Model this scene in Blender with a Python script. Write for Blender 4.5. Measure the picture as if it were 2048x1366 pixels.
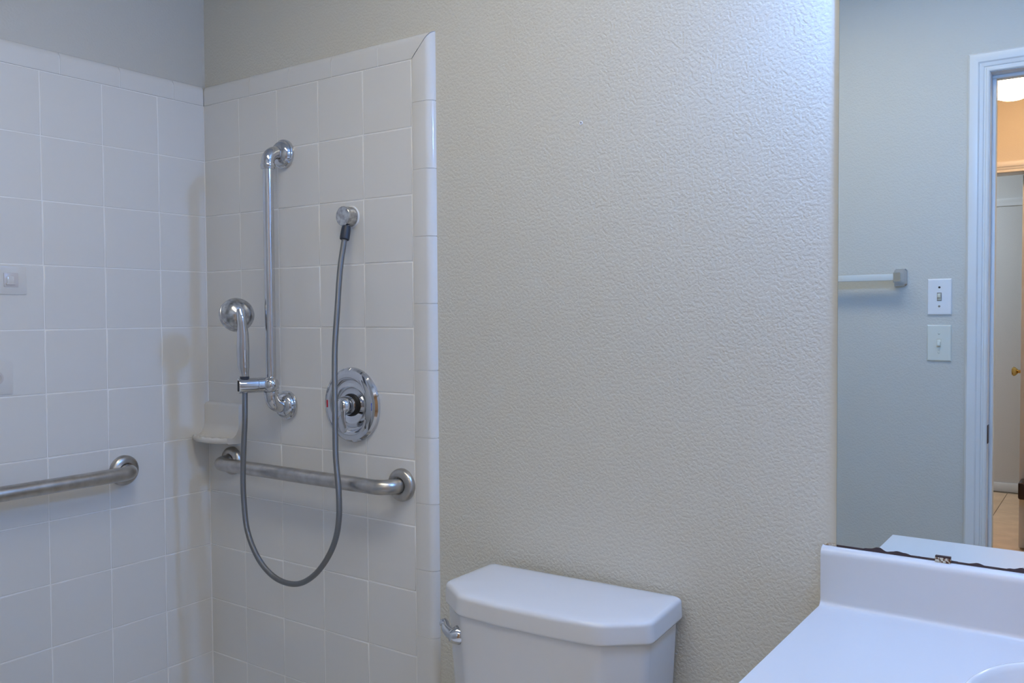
import bpy, bmesh, math, random
from mathutils import Vector, Matrix
random.seed(7)
for o in list(bpy.data.objects):
    bpy.data.objects.remove(o)
SC = bpy.context.scene
COL = SC.collection
PI = math.pi

# ------------------------------------------------------------------ camera
cam_d = bpy.data.cameras.new('camera')
cam_d.sensor_width = 36.0
cam_d.lens = 1750.0 / 2048 * 36
cam_d.clip_start = 0.02
cam = bpy.data.objects.new('camera', cam_d)
COL.objects.link(cam)
YAW, PITCH, ROLL = 0.611683, 0.0310145, -0.00608754
f_ = Vector((-math.sin(YAW) * math.cos(PITCH), math.cos(YAW) * math.cos(PITCH), -math.sin(PITCH)))
r_ = Vector((math.cos(YAW), math.sin(YAW), 0))
u_ = r_.cross(f_)
c_, s_ = math.cos(ROLL), math.sin(ROLL)
rr, uu = c_ * r_ + s_ * u_, -s_ * r_ + c_ * u_
M_ = Matrix((rr, uu, -f_)).transposed().to_4x4()
M_.translation = Vector((2.10642, -1.51751, 1.30))
cam.matrix_world = M_
SC.camera = cam

# ------------------------------------------------------------------ world, light level, exposure
W = bpy.data.worlds.new('world')
SC.world = W
W.use_nodes = True
W.node_tree.nodes['Background'].inputs[0].default_value = (0.8, 0.85, 1, 1)
W.node_tree.nodes['Background'].inputs[1].default_value = 0.05
SC.view_settings.view_transform = 'Standard'
SC.view_settings.look = 'None'
SC.view_settings.gamma = 1
SC.view_settings.use_curve_mapping = False
SC.view_settings.exposure = 0.04
VANITY_COL, VANITY_E, VANITY_W = (0.18, 0.42, 1.0), 160.0, 72.0
HALL_COL, HALL_E = (1.0, 0.58, 0.32), 42.0
BATH_FILL_COL, BATH_FILL_E = (1.0, 0.90, 0.68), 8.6
HALL_FILL_COL, HALL_FILL_E = (1.0, 0.88, 0.66), 12.5
FAR_FILL_COL, FAR_FILL_E = (0.74, 0.84, 1.0), 100.0

# ------------------------------------------------------------------ materials
def mat(name, col, rough=0.5, metal=0.0, spec=0.5, coat=0.0):
    m = bpy.data.materials.new(name)
    m.use_nodes = True
    b = m.node_tree.nodes['Principled BSDF']
    b.inputs['Base Color'].default_value = (*col, 1)
    b.inputs['Roughness'].default_value = rough
    b.inputs['Metallic'].default_value = metal
    b.inputs['Specular IOR Level'].default_value = spec
    b.inputs['Coat Weight'].default_value = coat
    return m

def N(m, typ, **kw):
    n = m.node_tree.nodes.new(typ)
    for k, v in kw.items():
        if k in n.inputs:
            n.inputs[k].default_value = v
        else:
            setattr(n, k, v)
    return n

def L(m, a, ao, b, bi):
    m.node_tree.links.new(a.outputs[ao], b.inputs[bi])

def bsdf(m):
    return m.node_tree.nodes['Principled BSDF']

def noise_bump(m, scale, strength, dist, ramp=None, detail=2.0, coord='Object', rough_var=None):
    tc = N(m, 'ShaderNodeTexCoord')
    n = N(m, 'ShaderNodeTexNoise', Scale=scale, Detail=detail, Roughness=0.5)
    L(m, tc, coord, n, 'Vector')
    bp = N(m, 'ShaderNodeBump', Strength=strength, Distance=dist)
    if ramp:
        mr = N(m, 'ShaderNodeMapRange', interpolation_type='SMOOTHSTEP')
        mr.inputs['From Min'].default_value = ramp[0]
        mr.inputs['From Max'].default_value = ramp[1]
        L(m, n, 'Fac', mr, 'Value')
        L(m, mr, 'Result', bp, 'Height')
    else:
        L(m, n, 'Fac', bp, 'Height')
    L(m, bp, 'Normal', bsdf(m), 'Normal')
    return n, bp

def speckle(m, col_a, col_b, scale, lo=0.4, hi=0.6, detail=4.0):
    tc = N(m, 'ShaderNodeTexCoord')
    n = N(m, 'ShaderNodeTexNoise', Scale=scale, Detail=detail)
    L(m, tc, 'Object', n, 'Vector')
    cr = N(m, 'ShaderNodeValToRGB')
    cr.color_ramp.elements[0].position = lo
    cr.color_ramp.elements[0].color = (*col_a, 1)
    cr.color_ramp.elements[1].position = hi
    cr.color_ramp.elements[1].color = (*col_b, 1)
    L(m, n, 'Fac', cr, 'Fac')
    L(m, cr, 'Color', bsdf(m), 'Base Color')
    return n

def drywall(name, col, strength=0.55, smooth_from=None):
    m = mat(name, col, 0.5, 0, 0.35)
    tc = N(m, 'ShaderNodeTexCoord')
    big = N(m, 'ShaderNodeTexNoise', Scale=165.0, Detail=0.6)
    L(m, tc, 'Object', big, 'Vector')
    fine = N(m, 'ShaderNodeTexNoise', Scale=330.0, Detail=0.5, Roughness=0.5)
    L(m, tc, 'Object', fine, 'Vector')
    mr = N(m, 'ShaderNodeMapRange', interpolation_type='SMOOTHSTEP')
    mr.inputs['From Min'].default_value = 0.32
    mr.inputs['From Max'].default_value = 0.62
    L(m, big, 'Fac', mr, 'Value')
    ad = N(m, 'ShaderNodeMath', operation='MULTIPLY_ADD')
    L(m, fine, 'Fac', ad, 0)
    ad.inputs[1].default_value = 0.8
    L(m, mr, 'Result', ad, 2)
    bp = N(m, 'ShaderNodeBump', Strength=strength, Distance=0.0007)
    if smooth_from is not None:
        sx = N(m, 'ShaderNodeSeparateXYZ')
        L(m, tc, 'Object', sx, 'Vector')
        fd = N(m, 'ShaderNodeMapRange')
        fd.inputs['From Min'].default_value = smooth_from
        fd.inputs['From Max'].default_value = smooth_from + 0.025
        fd.inputs['To Min'].default_value = strength
        fd.inputs['To Max'].default_value = strength * 0.12
        L(m, sx, 'X', fd, 'Value')
        L(m, fd, 'Result', bp, 'Strength')
    L(m, ad, 'Value', bp, 'Height')
    L(m, bp, 'Normal', bsdf(m), 'Normal')
    return m

def emis(name, col, e):
    m = mat(name, (0.9, 0.9, 0.9), 0.4)
    b = bsdf(m)
    b.inputs['Emission Color'].default_value = (*col, 1)
    b.inputs['Emission Strength'].default_value = e
    return m

M_WALL = drywall('beige_drywall', (0.66, 0.64, 0.57), 0.6, 1.675)
M_WALL2 = drywall('pale_drywall', (0.60, 0.585, 0.54), 0.35)
M_HALLWALL = drywall('hall_drywall', (0.60, 0.53, 0.43), 0.35)
M_FARWALL = drywall('far_room_drywall', (0.60, 0.58, 0.56), 0.3)
M_CEIL = drywall('ceiling_paint', (0.80, 0.79, 0.76), 0.4)
M_TILE = mat('glazed_tile', (0.75, 0.745, 0.725), 0.13, 0, 0.5, 0.0)
noise_bump(M_TILE, 14.0, 0.08, 0.002, None, 1.0)
M_TILE_L = M_TILE
M_GROUT = mat('white_grout', (0.88, 0.88, 0.87), 0.6)
noise_bump(M_GROUT, 300, 0.3, 0.0006)
M_CHROME = mat('chrome', (0.62, 0.63, 0.66), 0.07, 1.0)
M_CHROME_D = mat('worn_chrome', (0.5, 0.5, 0.52), 0.2, 1.0)
speckle(M_CHROME_D, (0.36, 0.36, 0.37), (0.62, 0.63, 0.65), 90, 0.38, 0.62)
M_STEEL = mat('brushed_stainless', (0.42, 0.40, 0.39), 0.30, 1.0)
speckle(M_STEEL, (0.44, 0.42, 0.40), (0.56, 0.54, 0.52), 40, 0.35, 0.65)
M_RUBBER = mat('dark_rubber', (0.028, 0.034, 0.05), 0.45)
M_BLACK = mat('black_plastic', (0.012, 0.012, 0.014), 0.5)
M_RED = mat('red_mark', (0.55, 0.02, 0.04), 0.4)
M_BLUE = mat('blue_mark', (0.01, 0.02, 0.30), 0.4)
M_CERAMIC = mat('white_ceramic', (0.73, 0.74, 0.76), 0.09, 0, 0.5, 0.3)
M_SOAPDISH = mat('off_white_ceramic', (0.70, 0.68, 0.64), 0.22)
M_LAMINATE = mat('white_laminate', (0.67, 0.69, 0.72), 0.28)
noise_bump(M_LAMINATE, 500, 0.05, 0.0003)
M_BASIN = mat('white_basin', (0.82, 0.83, 0.84), 0.08, 0, 0.5, 0.4)
M_TRIM = mat('white_trim_paint', (0.74, 0.745, 0.75), 0.32)
M_HALLTRIM = mat('hall_trim_paint', (0.70, 0.66, 0.60), 0.35)
M_PLATE_W = mat('white_plastic', (0.78, 0.79, 0.82), 0.3)
M_PLATE_I = mat('ivory_plastic', (0.70, 0.71, 0.65), 0.35)
M_TOGGLE = mat('ivory_toggle', (0.66, 0.64, 0.54), 0.35)
M_SCREW = mat('screw_metal', (0.35, 0.33, 0.30), 0.35, 1.0)
M_DARKSCREW = mat('dark_screw_hole', (0.02, 0.02, 0.02), 0.6)
M_ACRYL = mat('pale_acrylic', (0.66, 0.68, 0.67), 0.18)
M_BRASS = mat('brass', (0.55, 0.36, 0.12), 0.18, 1.0)
M_BRONZE = mat('dark_bronze', (0.05, 0.03, 0.025), 0.4, 0.6)
M_CAB = mat('white_cabinet', (0.74, 0.74, 0.73), 0.35)
M_CAULK = mat('white_caulk', (0.80, 0.80, 0.78), 0.5)
M_BROWNCAULK = mat('aged_caulk', (0.40, 0.31, 0.20), 0.7)
speckle(M_BROWNCAULK, (0.30, 0.21, 0.12), (0.62, 0.57, 0.48), 160)
M_PAD = mat('clear_adhesive_pad', (0.73, 0.72, 0.70), 0.12)
M_HOOK = mat('pad_mount', (0.645, 0.61, 0.60), 0.25)
M_RUST = mat('rusty_clip', (0.6, 0.58, 0.5), 0.45, 0.3)
speckle(M_RUST, (0.13, 0.05, 0.02), (0.72, 0.70, 0.60), 260, 0.46, 0.54)
M_CLIPTOP = mat('clip_top', (0.03, 0.015, 0.02), 0.5)
M_FLOOR = mat('bath_floor_vinyl', (0.45, 0.41, 0.35), 0.35)
speckle(M_FLOOR, (0.68, 0.66, 0.61), (0.75, 0.73, 0.68), 20)
M_HFLOOR = mat('tan_floor_tile', (0.50, 0.34, 0.20), 0.35)
speckle(M_HFLOOR, (0.70, 0.46, 0.27), (0.80, 0.54, 0.33), 8)
M_HGROUT = mat('tan_grout', (0.30, 0.22, 0.15), 0.8)
M_SEAT = mat('white_seat', (0.82, 0.82, 0.82), 0.2)
M_VGLOBE = emis('vanity_globe_glass', VANITY_COL, VANITY_E)
M_HGLOBE = emis('hall_lamp_glass', HALL_COL, HALL_E)
M_BATHFILL = emis('bath_fill_glow', BATH_FILL_COL, BATH_FILL_E)
M_HALLFILL = emis('hall_fill_glow', HALL_FILL_COL, HALL_FILL_E)
M_FARFILL = emis('far_room_fill_glow', FAR_FILL_COL, FAR_FILL_E)

def hose_mat():
    m = mat('braided_hose', (0.22, 0.225, 0.235), 0.35, 0.75)
    tc = N(m, 'ShaderNodeUVMap')
    w1 = N(m, 'ShaderNodeTexWave', Scale=1.0, Distortion=0.0)
    w1.bands_direction = 'DIAGONAL'
    mp = N(m, 'ShaderNodeMapping')
    mp.inputs['Scale'].default_value = (6, 260, 1)
    L(m, tc, 'UV', mp, 'Vector')
    L(m, mp, 'Vector', w1, 'Vector')
    bp = N(m, 'ShaderNodeBump', Strength=0.5, Distance=0.0006)
    L(m, w1, 'Fac', bp, 'Height')
    L(m, bp, 'Normal', bsdf(m), 'Normal')
    return m
M_HOSE = hose_mat()

def mirror_mat():
    # silvered glass; the silvering has rotted away along the bottom edge
    m = mat('mirror_silver', (0.82, 0.89, 0.89), 0.0, 1.0)
    tc = N(m, 'ShaderNodeTexCoord')
    sx = N(m, 'ShaderNodeSeparateXYZ')
    L(m, tc, 'Object', sx, 'Vector')
    cx = N(m, 'ShaderNodeCombineXYZ')
    L(m, sx, 'X', cx, 'X')
    n1 = N(m, 'ShaderNodeTexNoise', Scale=21.0, Detail=2.0, Roughness=0.5)
    mp = N(m, 'ShaderNodeMapping')
    mp.inputs['Location'].default_value = (0.055, 0.3, 0)
    L(m, cx, 'Vector', mp, 'Vector')
    L(m, mp, 'Vector', n1, 'Vector')
    mr = N(m, 'ShaderNodeMapRange')
    mr.inputs['From Min'].default_value = 0.50
    mr.inputs['From Max'].default_value = 0.66
    mr.inputs['To Min'].default_value = 0.0034
    mr.inputs['To Max'].default_value = 0.0085
    L(m, n1, 'Fac', mr, 'Value')
    lt = N(m, 'ShaderNodeMath', operation='LESS_THAN')
    L(m, sx, 'Z', lt, 0)
    L(m, mr, 'Result', lt, 1)
    mix = N(m, 'ShaderNodeMix', data_type='RGBA')
    mix.inputs['A'].default_value = (0.82, 0.89, 0.89, 1)
    mix.inputs['B'].default_value = (0.055, 0.035, 0.04, 1)
    m.node_tree.links.new(lt.outputs[0], mix.inputs[0])
    for i in mix.inputs:
        if i.type == 'RGBA' and i.name == 'A':
            i.default_value = (0.82, 0.89, 0.89, 1)
        if i.type == 'RGBA' and i.name == 'B':
            i.default_value = (0.055, 0.035, 0.04, 1)
    oc = [o for o in mix.outputs if o.type == 'RGBA'][0]
    m.node_tree.links.new(oc, bsdf(m).inputs['Base Color'])
    inv = N(m, 'ShaderNodeMath', operation='SUBTRACT')
    inv.inputs[0].default_value = 1.0
    m.node_tree.links.new(lt.outputs[0], inv.inputs[1])
    L(m, inv, 'Value', bsdf(m), 'Metallic')
    rg = N(m, 'ShaderNodeMath', operation='MULTIPLY')
    m.node_tree.links.new(lt.outputs[0], rg.inputs[0])
    rg.inputs[1].default_value = 0.4
    L(m, rg, 'Value', bsdf(m), 'Roughness')
    return m
M_MIRROR = mirror_mat()
M_GLASSEDGE = mat('glass_edge', (0.16, 0.27, 0.33), 0.15)

# ------------------------------------------------------------------ helpers
def link(name, me, material, parent=None):
    o = bpy.data.objects.new(name, me)
    COL.objects.link(o)
    if material is not None and not me.materials:
        me.materials.append(material)
    if parent is not None:
        o.parent = parent
    return o

def from_bm(name, bm, material, parent=None, smooth=40):
    bmesh.ops.recalc_face_normals(bm, faces=bm.faces)
    me = bpy.data.meshes.new(name)
    bm.to_mesh(me)
    bm.free()
    if smooth:
        me.shade_smooth()
        me.set_sharp_from_angle(angle=math.radians(smooth))
    return link(name, me, material, parent)

def tag(o, label=None, cat=None, group=None, kind=None):
    if label: o['label'] = label
    if cat: o['category'] = cat
    if group: o['group'] = group
    if kind: o['kind'] = kind
    return o

def thing(name, loc, label, cat, group=None):
    o = bpy.data.objects.new(name, None)
    COL.objects.link(o)
    o.location = loc
    o.empty_display_size = 0.05
    return tag(o, label, cat, group)

def bm_box(bm, lo, hi, bevel=0.0, seg=2):
    r = bmesh.ops.create_cube(bm, size=1)
    vs = r['verts']
    for v in vs:
        v.co = Vector([(lo[i] + hi[i]) / 2 + v.co[i] * (hi[i] - lo[i]) for i in range(3)])
    if bevel:
        es = list({e for v in vs for e in v.link_edges})
        bmesh.ops.bevel(bm, geom=es, offset=bevel, segments=seg, profile=0.5, affect='EDGES')

def box(name, lo, hi, m, parent=None, bevel=0.0, seg=2, org=(0, 0, 0)):
    bm = bmesh.new()
    o = Vector(org)
    bm_box(bm, Vector(lo) - o, Vector(hi) - o, bevel, seg)
    return from_bm(name, bm, m, parent)

def frame(axis):
    a = Vector(axis).normalized()
    t = Vector((0, 0, 1)) if abs(a.z) < 0.9 else Vector((1, 0, 0))
    x = a.cross(t).normalized()
    return x, a.cross(x).normalized(), a

def bm_lathe(bm, prof, org, axis, n=40):
    x, y, a = frame(axis)
    org = Vector(org)
    rings = []
    for r, h in prof:
        if r < 1e-6:
            rings.append([bm.verts.new(org + a * h)])
        else:
            rings.append([bm.verts.new(org + a * h + (x * math.cos(2 * PI * k / n) + y * math.sin(2 * PI * k / n)) * r) for k in range(n)])
    for A, B in zip(rings, rings[1:]):
        for k in range(n):
            k2 = (k + 1) % n
            if len(A) == 1 and len(B) == 1:
                continue
            if len(A) == 1:
                bm.faces.new((A[0], B[k], B[k2]))
            elif len(B) == 1:
                bm.faces.new((A[k], A[k2], B[0]))
            else:
                bm.faces.new((A[k], A[k2], B[k2], B[k]))

def lathe(name, prof, org, axis, m, parent=None, n=40, smooth=35):
    bm = bmesh.new()
    bm_lathe(bm, prof, org, axis, n)
    return from_bm(name, bm, m, parent, smooth)

def catmull(pts, k=8):
    pts = [Vector(p) for p in pts]
    out = []
    P = [pts[0] * 2 - pts[1]] + pts + [pts[-1] * 2 - pts[-2]]
    for i in range(1, len(P) - 2):
        a, b, c, d = P[i - 1], P[i], P[i + 1], P[i + 2]
        for j in range(k):
            t = j / k
            out.append(0.5 * ((2 * b) + (c - a) * t + (2 * a - 5 * b + 4 * c - d) * t * t + (3 * b - a - 3 * c + d) * t ** 3))
    out.append(pts[-1])
    return out

def bm_tube(bm, path, rad, n=20, cap=True, squash=None, uv=False):
    path = [Vector(p) for p in path]
    m = len(path)
    if not hasattr(rad, '__len__'):
        rad = [rad] * m
    T = [(path[min(i + 1, m - 1)] - path[max(i - 1, 0)]).normalized() for i in range(m)]
    x, y, _ = frame(T[0])
    rings = []
    for i in range(m):
        x = (x - T[i] * x.dot(T[i])).normalized()
        y = T[i].cross(x)
        rings.append([bm.verts.new(path[i] + (x * math.cos(2 * PI * k / n) + y * math.sin(2 * PI * k / n)) * rad[i]) for k in range(n)])
    uvl = bm.loops.layers.uv.new('UVMap') if uv else None
    ln = 0
    for i in range(m - 1):
        d = (path[i + 1] - path[i]).length
        for k in range(n):
            k2 = (k + 1) % n
            f = bm.faces.new((rings[i][k], rings[i][k2], rings[i + 1][k2], rings[i + 1][k]))
            if uvl:
                us = (k / n, (k + 1) / n)
                for lp, (a, b) in zip(f.loops, ((us[0], ln), (us[1], ln), (us[1], ln + d), (us[0], ln + d))):
                    lp[uvl].uv = (a, b)
        ln += d
    if cap:
        bm.faces.new(rings[0][::-1])
        bm.faces.new(rings[-1])

def tube(name, path, rad, m, parent=None, n=20, uv=False, smooth=45):
    bm = bmesh.new()
    bm_tube(bm, path, rad, n, True, None, uv)
    return from_bm(name, bm, m, parent, smooth)

def loft(name, rings, m, parent=None, cap0=True, cap1=True, smooth=40):
    bm = bmesh.new()
    R = [[bm.verts.new(p) for p in r] for r in rings]
    n = len(R[0])
    for A, B in zip(R, R[1:]):
        for k in range(n):
            k2 = (k + 1) % n
            bm.faces.new((A[k], A[k2], B[k2], B[k]))
    if cap0: bm.faces.new(R[0][::-1])
    if cap1: bm.faces.new(R[-1])
    return from_bm(name, bm, m, parent, smooth)

def prism(name, pts2, axis, lo, hi, m, parent=None, smooth=35):
    """extrude a closed 2-D outline along x, y or z"""
    def to3(p, h):
        return {'x': (h, p[0], p[1]), 'y': (p[0], h, p[1]), 'z': (p[0], p[1], h)}[axis]
    return loft(name, [[Vector(to3(p, lo)) for p in pts2], [Vector(to3(p, hi)) for p in pts2]], m, parent, smooth=smooth)

def struct(o):
    o['kind'] = 'structure'
    return o

# ------------------------------------------------------------------ structure
YW = 0.018           # drywall face of the back wall (tile face is y = 0)
YF = -1.526          # bathroom face of the door wall
YFB = -1.646         # hall face of the door wall
XR = 2.62            # right wall
ZC = 2.44
YH = -3.80           # hall far wall, hall face
YG = -5.63           # far room end wall

wall_back = struct(box('wall_back', (-0.10, YW, 0), (XR + 0.1, YW + 0.1, ZC), M_WALL))
wall_left = struct(box('wall_left', (-0.10 - 0.018, YF - 0.1, 0), (-0.018, YW, ZC), M_WALL2))
struct(box('wall_right', (XR, YF, 0), (XR + 0.1, YW, ZC), M_WALL2))
struct(box('floor', (-0.018, YFB, -0.05), (XR, YW, 0), M_FLOOR))
struct(box('ceiling', (-0.018, YFB, ZC), (XR, YW, ZC + 0.05), M_CEIL))
# door wall with its opening
DX0, DX1, DZ = 1.757, 2.52, 2.035
bm = bmesh.new()
bm_box(bm, (-0.018, YFB, 0), (DX0 - 0.018, YF, ZC))
bm_box(bm, (DX1 + 0.018, YFB, 0), (XR + 0.9, YF, ZC))
bm_box(bm, (DX0 - 0.018, YFB, DZ + 0.018), (DX1 + 0.018, YF, ZC))
wall_front = struct(from_bm('wall_front', bm, M_WALL2, smooth=0))

# ---- tiles
T, PZ = 0.154, 0.15314
ROW1 = 1.88245
J = 0.0019            # joint width
def tile_mesh(name, w, h, t=0.0095, r=0.0018):
    """face of the tile looks along -y of its own frame, origin at the middle of the face"""
    w -= J; h -= J
    bm = bmesh.new()
    layers = [(0.0, 0.0), ]
    rings = []
    for ins, dep in ((0, t), (0, r), (r * 0.3, r * 0.3), (r, 0.0)):
        a, b = w / 2 - ins, h / 2 - ins
        rings.append([bm.verts.new(p) for p in ((-a, dep, -b), (a, dep, -b), (a, dep, b), (-a, dep, b))])
    for A, B in zip(rings, rings[1:]):
        for k in range(4):
            bm.faces.new((A[k], A[(k + 1) % 4], B[(k + 1) % 4], B[k]))
    bm.faces.new(rings[-1])
    bmesh.ops.recalc_face_normals(bm, faces=bm.faces)
    me = bpy.data.meshes.new(name)
    bm.to_mesh(me); bm.free()
    me.shade_smooth()
    me.polygons[len(me.polygons) - 1].use_smooth = False
    me.materials.append(M_TILE)
    return me

TM = {}
def put_tile(wall, u0, u1, z0, z1):
    w, h = u1 - u0, z1 - z0
    key = (round(w, 4), round(h, 4))
    if key not in TM:
        TM[key] = tile_mesh('tile', w, h)
    o = bpy.data.objects.new('tile', TM[key])
    COL.objects.link(o)
    uc, zc = (u0 + u1) / 2, (z0 + z1) / 2
    e = random.uniform(0, 0.0004)
    a, b = random.gauss(0, 0.0022), random.gauss(0, 0.0022)
    if wall is wall_back:
        o.location = (uc, e, zc); o.rotation_euler = (a, 0, b)
    else:
        o.location = (-e, -uc, zc); o.rotation_euler = (a, 0, PI / 2 + b)
    o.parent = wall
    return o

rows = [(ROW1 - PZ * (k + 1), ROW1 - PZ * k) for k in range(13)]
rows = [(max(a, 0.002), b) for a, b in rows if b > 0.02]
bcols = [0.0, 0.150, 0.304, 0.458, 0.612, 0.766]
lcols = [0.0, 0.1424] + [0.1424 + T * k for k in range(1, 9)] + [1.52]
for z0, z1 in rows:
    for a, b in zip(bcols, bcols[1:]):
        put_tile(wall_back, a, b, z0, z1)
    for a, b in zip(lcols, lcols[1:]):
        put_tile(wall_left, a, b, z0, z1)
# mortar bed and grout behind the tiles
bm = bmesh.new()
bm_box(bm, (-0.018, 0.0011, 0.0), (0.7665, YW, ROW1 + 0.0005))
from_bm('grout', bm, M_GROUT, wall_back, smooth=0)
bm = bmesh.new()
bm_box(bm, (-0.018, YF, 0.0), (-0.0011, 0.0011, ROW1 + 0.0005))
from_bm('grout', bm, M_GROUT, wall_left, smooth=0)

# ---- bullnose trim: profile (across, depth); 0 at the joint, curving back to the wall
RB = 0.019
def bull_profile(total, y_wall):
    p = [(0.0, 0.0095), (0.0, 0.0012), (0.0006, 0.0003), (0.0015, 0.0)]
    c = total - RB
    for k in range(9):
        a = k / 8 * PI / 2
        p.append((c + RB * math.sin(a), RB * (1 - math.cos(a))))
    p.append((total, y_wall + 0.001))
    p.append((total - 0.006, y_wall + 0.001))
    return p
TW = 0.0565
BP = bull_profile(TW, 0.019)
def trim_piece(wall, u0, u1, fn, mitre0=0.0, mitre1=0.0):
    g = J / 2
    r0, r1 = [], []
    for s, d in BP:
        r0.append(Vector(fn(u0 + g + mitre0 * s, s, d)))
        r1.append(Vector(fn(u1 - g + mitre1 * s, s, d)))
    o = loft('trim_tile', [r0, r1], M_TILE, wall, smooth=50)
    return o
GP = [(max(s, 0.001) if s < 0.03 else s - 0.0011 * (s - (TW - RB)) / RB if s > TW - RB else s, d + 0.0011) for s, d in BP[3:-2]]
def grout_run(wall, u0, u1, fn):
    pr = GP + [(TW - 0.0011, 0.0185), (0.001, 0.0185)]
    loft('grout', [[Vector(fn(u, s, d)) for s, d in pr] for u in (u0, u1)], M_GROUT, wall, smooth=50)
grout_run(wall_back, 0.0, 0.79, lambda u, s, d: (u, d, ROW1 + s))
grout_run(wall_back, 0.0, 1.905, lambda u, s, d: (0.766 + s, d, u))
grout_run(wall_left, 0.0, 1.524, lambda u, s, d: (-d, -u, ROW1 + s))
# back wall, top course (u = x, s = up), mitred at the outer corner
us = [0.0, 0.0435 + T, 0.0435 + 2 * T, 0.5055, 0.6595, 0.766]
us = [0.0, 0.197, 0.351, 0.5055, 0.6615, 0.767]
for i, (a, b) in enumerate(zip(us, us[1:])):
    trim_piece(wall_back, a, b, lambda u, s, d: (u, d, ROW1 + J * 0.5 + s), 0, 1.0 if i == len(us) - 2 else 0)
# back wall, right edge (u = z, s = towards +x)
zs = [ROW1, 1.7835, 1.631, 1.4785, 1.326, 1.173, 1.0185, 0.866, 0.712, 0.557, 0.404, 0.25, 0.097, 0.002]
for i, (b, a) in enumerate(zip(zs, zs[1:])):
    trim_piece(wall_back, a, b, lambda u, s, d: (0.766 + J * 0.5 + s, d, u), 0, 1.0 if i == 0 else 0)
# left wall, top course (u = distance from the corner)
us = [0.0, 0.094, 0.2475, 0.401, 0.555, 0.709, 0.863, 1.017, 1.171, 1.325, 1.479, 1.524]
for a, b in zip(us, us[1:]):
    trim_piece(wall_left, a, b, lambda u, s, d: (-d, -u, ROW1 + J * 0.5 + s))

# ---- baseboards of the bathroom
struct(box('baseboard_back', (0.825, YW - 0.012, 0), (XR, YW, 0.09), M_TRIM, None, 0.003))
struct(box('baseboard_front', (0.0, YF, 0), (1.69, YF + 0.012, 0.09), M_TRIM, None, 0.003))

# ------------------------------------------------------------------ doorway of the bathroom (seen in the mirror)
door = bpy.data.objects.new('door_1', None); COL.objects.link(door); struct(door)
door.location = (DX0, YF, 0)
def kid(o, par):
    o.parent = par
    o.matrix_parent_inverse = Matrix.Translation(par.location).inverted()
    return o
# colonial casing: (distance from the opening, projection)
CP = [(0.000, 0.0), (0.000, 0.007), (0.003, 0.0085), (0.008, 0.0085), (0.010, 0.006), (0.014, 0.006), (0.016, 0.0095), (0.020, 0.011),
      (0.026, 0.0125), (0.030, 0.0165), (0.034, 0.0172), (0.048, 0.0185), (0.053, 0.018), (0.0575, 0.012), (0.0590, 0.010), (0.0590, 0.0)]
def casing(xa, xb, zt, y0, sgn, m, parent, z0=0.0):
    for nm, A, B in (('casing', 'l0', 'l1'), ('casing', 'l1', 'r1'), ('casing', 'r1', 'r0')):
        def pt(w, s, d):
            return {'l0': (xa - s, y0 + sgn * d, z0), 'l1': (xa - s, y0 + sgn * d, zt + s),
                    'r1': (xb + s, y0 + sgn * d, zt + s), 'r0': (xb + s, y0 + sgn * d, z0)}[w]
        o = loft(nm, [[Vector(pt(A, s, d)) for s, d in CP], [Vector(pt(B, s, d)) for s, d in CP]], m, None, smooth=25)
        kid(o, parent)
casing(DX0 - 0.002, DX1 + 0.002, DZ + 0.002, YF, 1, M_TRIM, door)
casing(DX0 - 0.002, DX1 + 0.002, DZ + 0.002, YFB, -1, M_TRIM, door)
kid(box('jamb', (DX0 - 0.018, YFB, 0), (DX0, YF, DZ + 0.018), M_TRIM), door)
kid(box('jamb', (DX1, YFB, 0), (DX1 + 0.018, YF, DZ + 0.018), M_TRIM), door)
kid(box('jamb', (DX0, YFB, DZ), (DX1, YF, DZ + 0.018), M_TRIM), door)
kid(box('door_stop', (DX0, YF - 0.085, 0), (DX0 + 0.011, YF - 0.048, DZ - 0.011), M_TRIM, None, 0.002), door)
kid(box('door_stop', (DX1 - 0.011, YF - 0.085, 0), (DX1, YF - 0.048, DZ - 0.011), M_TRIM, None, 0.002), door)
kid(box('door_stop', (DX0, YF - 0.085, DZ - 0.011), (DX1, YF - 0.048, DZ), M_TRIM, None, 0.002), door)
kid(box('strike_plate', (DX0 - 0.001, YF - 0.038, 0.888), (DX0 + 0.0018, YF - 0.006, 0.945), M_BRONZE, None, 0.0006), door)

# ------------------------------------------------------------------ hall and the room beyond (seen in the mirror through the doorway)
HX0, HX1 = -0.6, XR + 0.9
FX0, FX1, FZ = 0.88, 1.681, 2.036
bm = bmesh.new()
bm_box(bm, (HX0, YH - 0.12, 0), (FX0 - 0.018, YH, ZC))
bm_box(bm, (FX1 + 0.018, YH - 0.12, 0), (HX1, YH, ZC))
bm_box(bm, (FX0 - 0.018, YH - 0.12, FZ + 0.018), (FX1 + 0.018, YH, ZC))
struct(from_bm('wall_hall_far', bm, M_HALLWALL, smooth=0))
struct(box('wall_hall_left', (HX0 - 0.1, YG, 0), (HX0, YF - 0.1, ZC), M_HALLWALL))
struct(box('wall_hall_right', (HX1, YG, 0), (HX1 + 0.1, YF, ZC), M_HALLWALL))
struct(box('wall_far_room', (HX0 - 0.1, YG - 0.1, 0), (HX1 + 0.1, YG, ZC), M_FARWALL))
struct(box('ceiling_hall', (HX0 - 0.1, YG - 0.1, ZC), (HX1 + 0.1, YFB, ZC + 0.05), M_CEIL))
floor_hall = struct(box('floor_hall', (HX0 - 0.1, YG - 0.1, -0.05), (HX1 + 0.1, YFB, -0.003), M_HGROUT))
tw = 0.33
me_ft = None
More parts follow.
